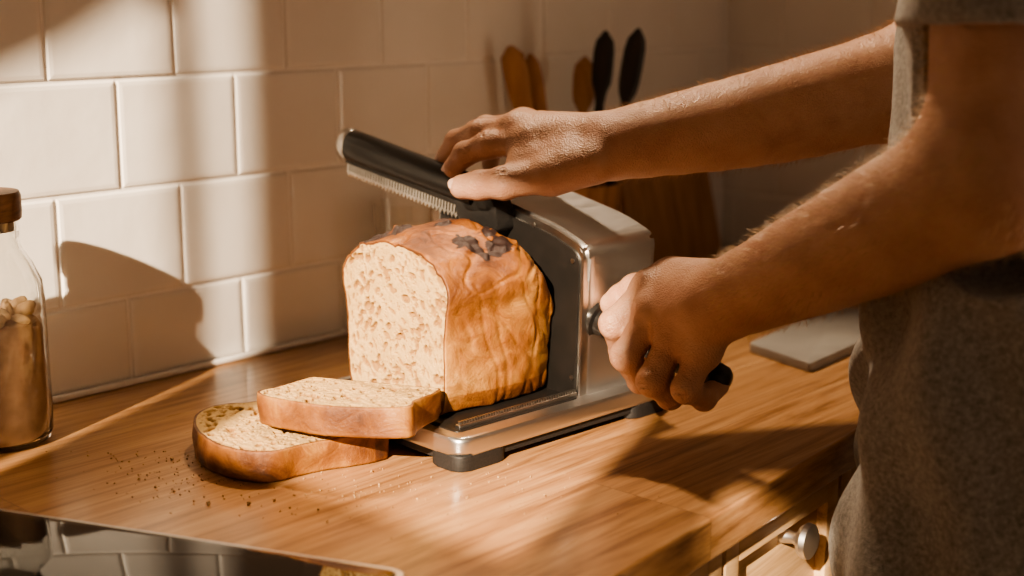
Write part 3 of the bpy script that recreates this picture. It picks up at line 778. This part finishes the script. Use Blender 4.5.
# shirt
S=SDF((.10,.76,-.26),(.78,1.40,.66),.0038)
g=S.block(S.lo,S.lo+S.h*(S.n-1))[1]
X=g[0]-C[0]; Yy=g[1]-C[1]; Z=g[2]
pw=X*wa[0]+Yy*wa[1]; pf=X*fa[0]+Yy*fa[1]
zz=[-.26,-.16,0,.12,.25,.36,.44,.49,.53,.56,.66]
A_=np.interp(Z,zz,[.194,.194,.190,.184,.182,.190,.185,.165,.11,.066,.05]); B_=np.interp(Z,zz,[.143,.143,.140,.134,.128,.126,.112,.095,.075,.064,.05])
d=(np.sqrt((pw/A_)**2+(pf/B_)**2)-1)*B_
th_=np.arctan2(pw,pf)
fold=.0065*np.sin(th_*7+Z*22+1.6*np.sin(Z*15+th_*2))+.0045*np.sin(th_*13-Z*34+2*np.sin(Z*9))+.006*np.sin(Z*40+3*np.sin(th_*3)+th_*5)*np.clip((.3-Z)/.3,0,1)
d=d+fold
S.F[:]=np.minimum(S.F,d)
for sg,e in ((1,J(905,86,1.30)),(-1,J(1000,176,.925))):
    sh=C+wa*sg*.165+np.array([0,0,.475]); dr=(e-sh)/np.linalg.norm(e-sh); ho=sh+dr*(.118 if sg<0 else .14)
    S.cap(sh,ho,.068,.066,.04)
    S.cap(ho-dr*.05,ho+dr*.12,.0590,.0590,.002,'sub')
    sl,gg=S.block(ho-.14,ho+.14); px=(gg[0]-ho[0])*dr[0]+(gg[1]-ho[1])*dr[1]+(gg[2]-ho[2])*dr[2]
    dist=np.sqrt((gg[0]-ho[0])**2+(gg[1]-ho[1])**2+(gg[2]-ho[2])**2)
    dt=(np.sqrt((( (gg[0]-C[0])*wa[0]+(gg[1]-C[1])*wa[1])/.180)**2+(((gg[0]-C[0])*fa[0]+(gg[1]-C[1])*fa[1])/.125)**2)-1)*.125
    cut=np.where((dist<.11)&(dt>.004),px,-1)
    S.F[sl]=np.maximum(S.F[sl],cut.astype(np.float32))
S.F=np.maximum(S.F,(S.lo[2]+.03-Z).astype(np.float32)); 
neck=np.sqrt(pw**2+(pf-.01)**2)-.062
S.F=np.maximum(S.F,np.where(Z>.535,-neck,-1).astype(np.float32))
S.F=np.maximum(S.F,(Z-.565).astype(np.float32))
V,Q=S.mesh(); V=relax(V,Q,4); npmesh('tshirt',V,Q,M_shirt,person,PL)
# trousers
S=SDF((.10,.72,-.9),(.80,1.42,-.02),.008)
for sg in (-1,1):
    hp=C+wa*sg*.080+np.array([0,0,-.20]); kn=C+wa*sg*.09+fa*.01+np.array([0,0,-.48]); an=C+wa*sg*.10-fa*.03+np.array([0,0,-.84])
    S.cap(hp,kn,.092,.066,.04); S.cap(kn,an,.066,.052,.03)
S.cap(C+wa*.06+np.array([0,0,-.15]),C-wa*.06+np.array([0,0,-.15]),.100,.100,.05)
V,Q=S.mesh(); V=relax(V,Q,2); npmesh('trousers',V,Q,M_jeans,person,PL)
for sg,nm in ((-1,'left_shoe'),(1,'right_shoe')):
    S=SDF((.0,.6,-.92),(.9,1.5,-.76),.006)
    a=C+wa*sg*.10-fa*.06+np.array([0,0,-.862]); S.cap(a,a+fa*.16+np.array([0,0,-.006]),.042,.034,.01); S.cap(a+np.array([0,0,.05])+fa*.03,a,.045,.045,.03)
    g=S.block(S.lo,S.lo+S.h*(S.n-1))[1]; S.F=np.maximum(S.F,(-.899-g[2]).astype(np.float32))
    V,Q=S.mesh(); npmesh(nm,V,Q,M_rubber,person,PL)
# head (out of the photograph's frame)
S=SDF((.20,.86,.45),(.62,1.28,.95),.003)
fd=fa*.93+np.array([0,0,-.36]); fd/=np.linalg.norm(fd); up_=np.cross(np.cross(fd,[0,0,1]),fd); up_/=np.linalg.norm(up_); rt=np.cross(fd,up_)
hc=C+fa*.045+np.array([0,0,.735]); Rm=[fd,rt,up_]
S.cap(C+np.array([0,0,.48]),hc-up_*.05-fd*.015,.060,.055,.02)
S.ell(hc,(.098,.076,.105),Rm,.01); S.ell(hc-up_*.055+fd*.03,(.062,.056,.062),Rm,.03); S.cap(hc-up_*.005+fd*.092,hc-up_*.034+fd*.108,.008,.013,.014)
S.cap(hc+up_*.018+fd*.082+rt*.035,hc+up_*.018+fd*.082-rt*.035,.013,.013,.02)
for sg in (-1,1):
    S.ell(hc+fd*.088+rt*sg*.031,(.014,.017,.011),Rm,.008,'sub'); S.ell(hc-up_*.005+rt*sg*.078-fd*.005,(.018,.009,.032),Rm,.008)
S.cap(hc-up_*.064+fd*.088+rt*.018,hc-up_*.064+fd*.088-rt*.018,.007,.007,.006); S.cap(hc-up_*.074+fd*.086+rt*.014,hc-up_*.074+fd*.086-rt*.014,.0075,.0075,.006)
V,Q=S.mesh(); V=relax(V,Q,2); npmesh('head',V,Q,M_skin,person,PL)
S=SDF((.20,.86,.55),(.62,1.28,.95),.004)
S.ell(hc+up_*.018-fd*.018,(.100,.086,.105),Rm,.01)
g=S.block(S.lo,S.lo+S.h*(S.n-1))[1]; px=(g[0]-hc[0])*fd[0]+(g[1]-hc[1])*fd[1]+(g[2]-hc[2])*fd[2]; pz=(g[0]-hc[0])*up_[0]+(g[1]-hc[1])*up_[1]+(g[2]-hc[2])*up_[2]
S.F=np.maximum(S.F,np.minimum(px,.045-pz).astype(np.float32)); S.F=np.maximum(S.F,(-.06-pz).astype(np.float32))
V,Q=S.mesh(); V=relax(V,Q,2); npmesh('hair',V,Q,M_hairm,person,PL)
for sg in (-1,1):
    bm=bmesh.new(); p=hc+fd*.081+rt*sg*.031; bmesh.ops.create_uvsphere(bm,u_segments=20,v_segments=12,radius=.0115,matrix=Matrix.Translation(tuple(p)))
    frombm('eye_%s'%('l' if sg<0 else 'r'),bm,M_eye,person,loc=PL)
# ------------------------------------------------ light
phi=math.radians(22); elv=math.radians(28)
dh=dw*math.cos(phi)-nn*math.sin(phi); d=Vector((dh[0]*math.cos(elv),dh[1]*math.cos(elv),-math.sin(elv)))
sl=bpy.data.lights.new('sun','SUN'); sl.energy=17.5; sl.color=(1,.79,.56); sl.angle=math.radians(.8)
so=bpy.data.objects.new('sun',sl); COL.objects.link(so); so.rotation_euler=d.to_track_quat('-Z','Y').to_euler(); so.location=(-2,-1,2)
al=bpy.data.lights.new('ceiling_spot','SPOT'); al.energy=64; al.shadow_soft_size=.04; al.spot_size=math.radians(54); al.spot_blend=.6; al.color=(1,.76,.52)
ao=bpy.data.objects.new('ceiling_spot',al); COL.objects.link(ao); p=Vector((.02,1.66,1.15)); ao.location=p; ao.rotation_euler=(Vector((.20,1.12,.1))-p).to_track_quat('-Z','Y').to_euler()
wd=bpy.data.worlds.new('world'); scene.world=wd; wd.use_nodes=True
wd.node_tree.nodes['Background'].inputs['Color'].default_value=(1,.79,.62,1); wd.node_tree.nodes['Background'].inputs['Strength'].default_value=.22
# ------------------------------------------------ camera
cam=bpy.data.cameras.new('camera'); co=bpy.data.objects.new('camera',cam); COL.objects.link(co)
co.location=(0,0,H); co.rotation_euler=(math.radians(90)-PITCH,0,0); cam.sensor_width=36; cam.lens=F/1024*36; cam.clip_start=.02
cam.dof.use_dof=True; cam.dof.focus_distance=1.17; cam.dof.aperture_fstop=3.5
scene.camera=co
scene.view_settings.view_transform='AgX'
try: scene.view_settings.look='AgX - Medium High Contrast'
except Exception as e: print(e)
scene.view_settings.exposure=0.0
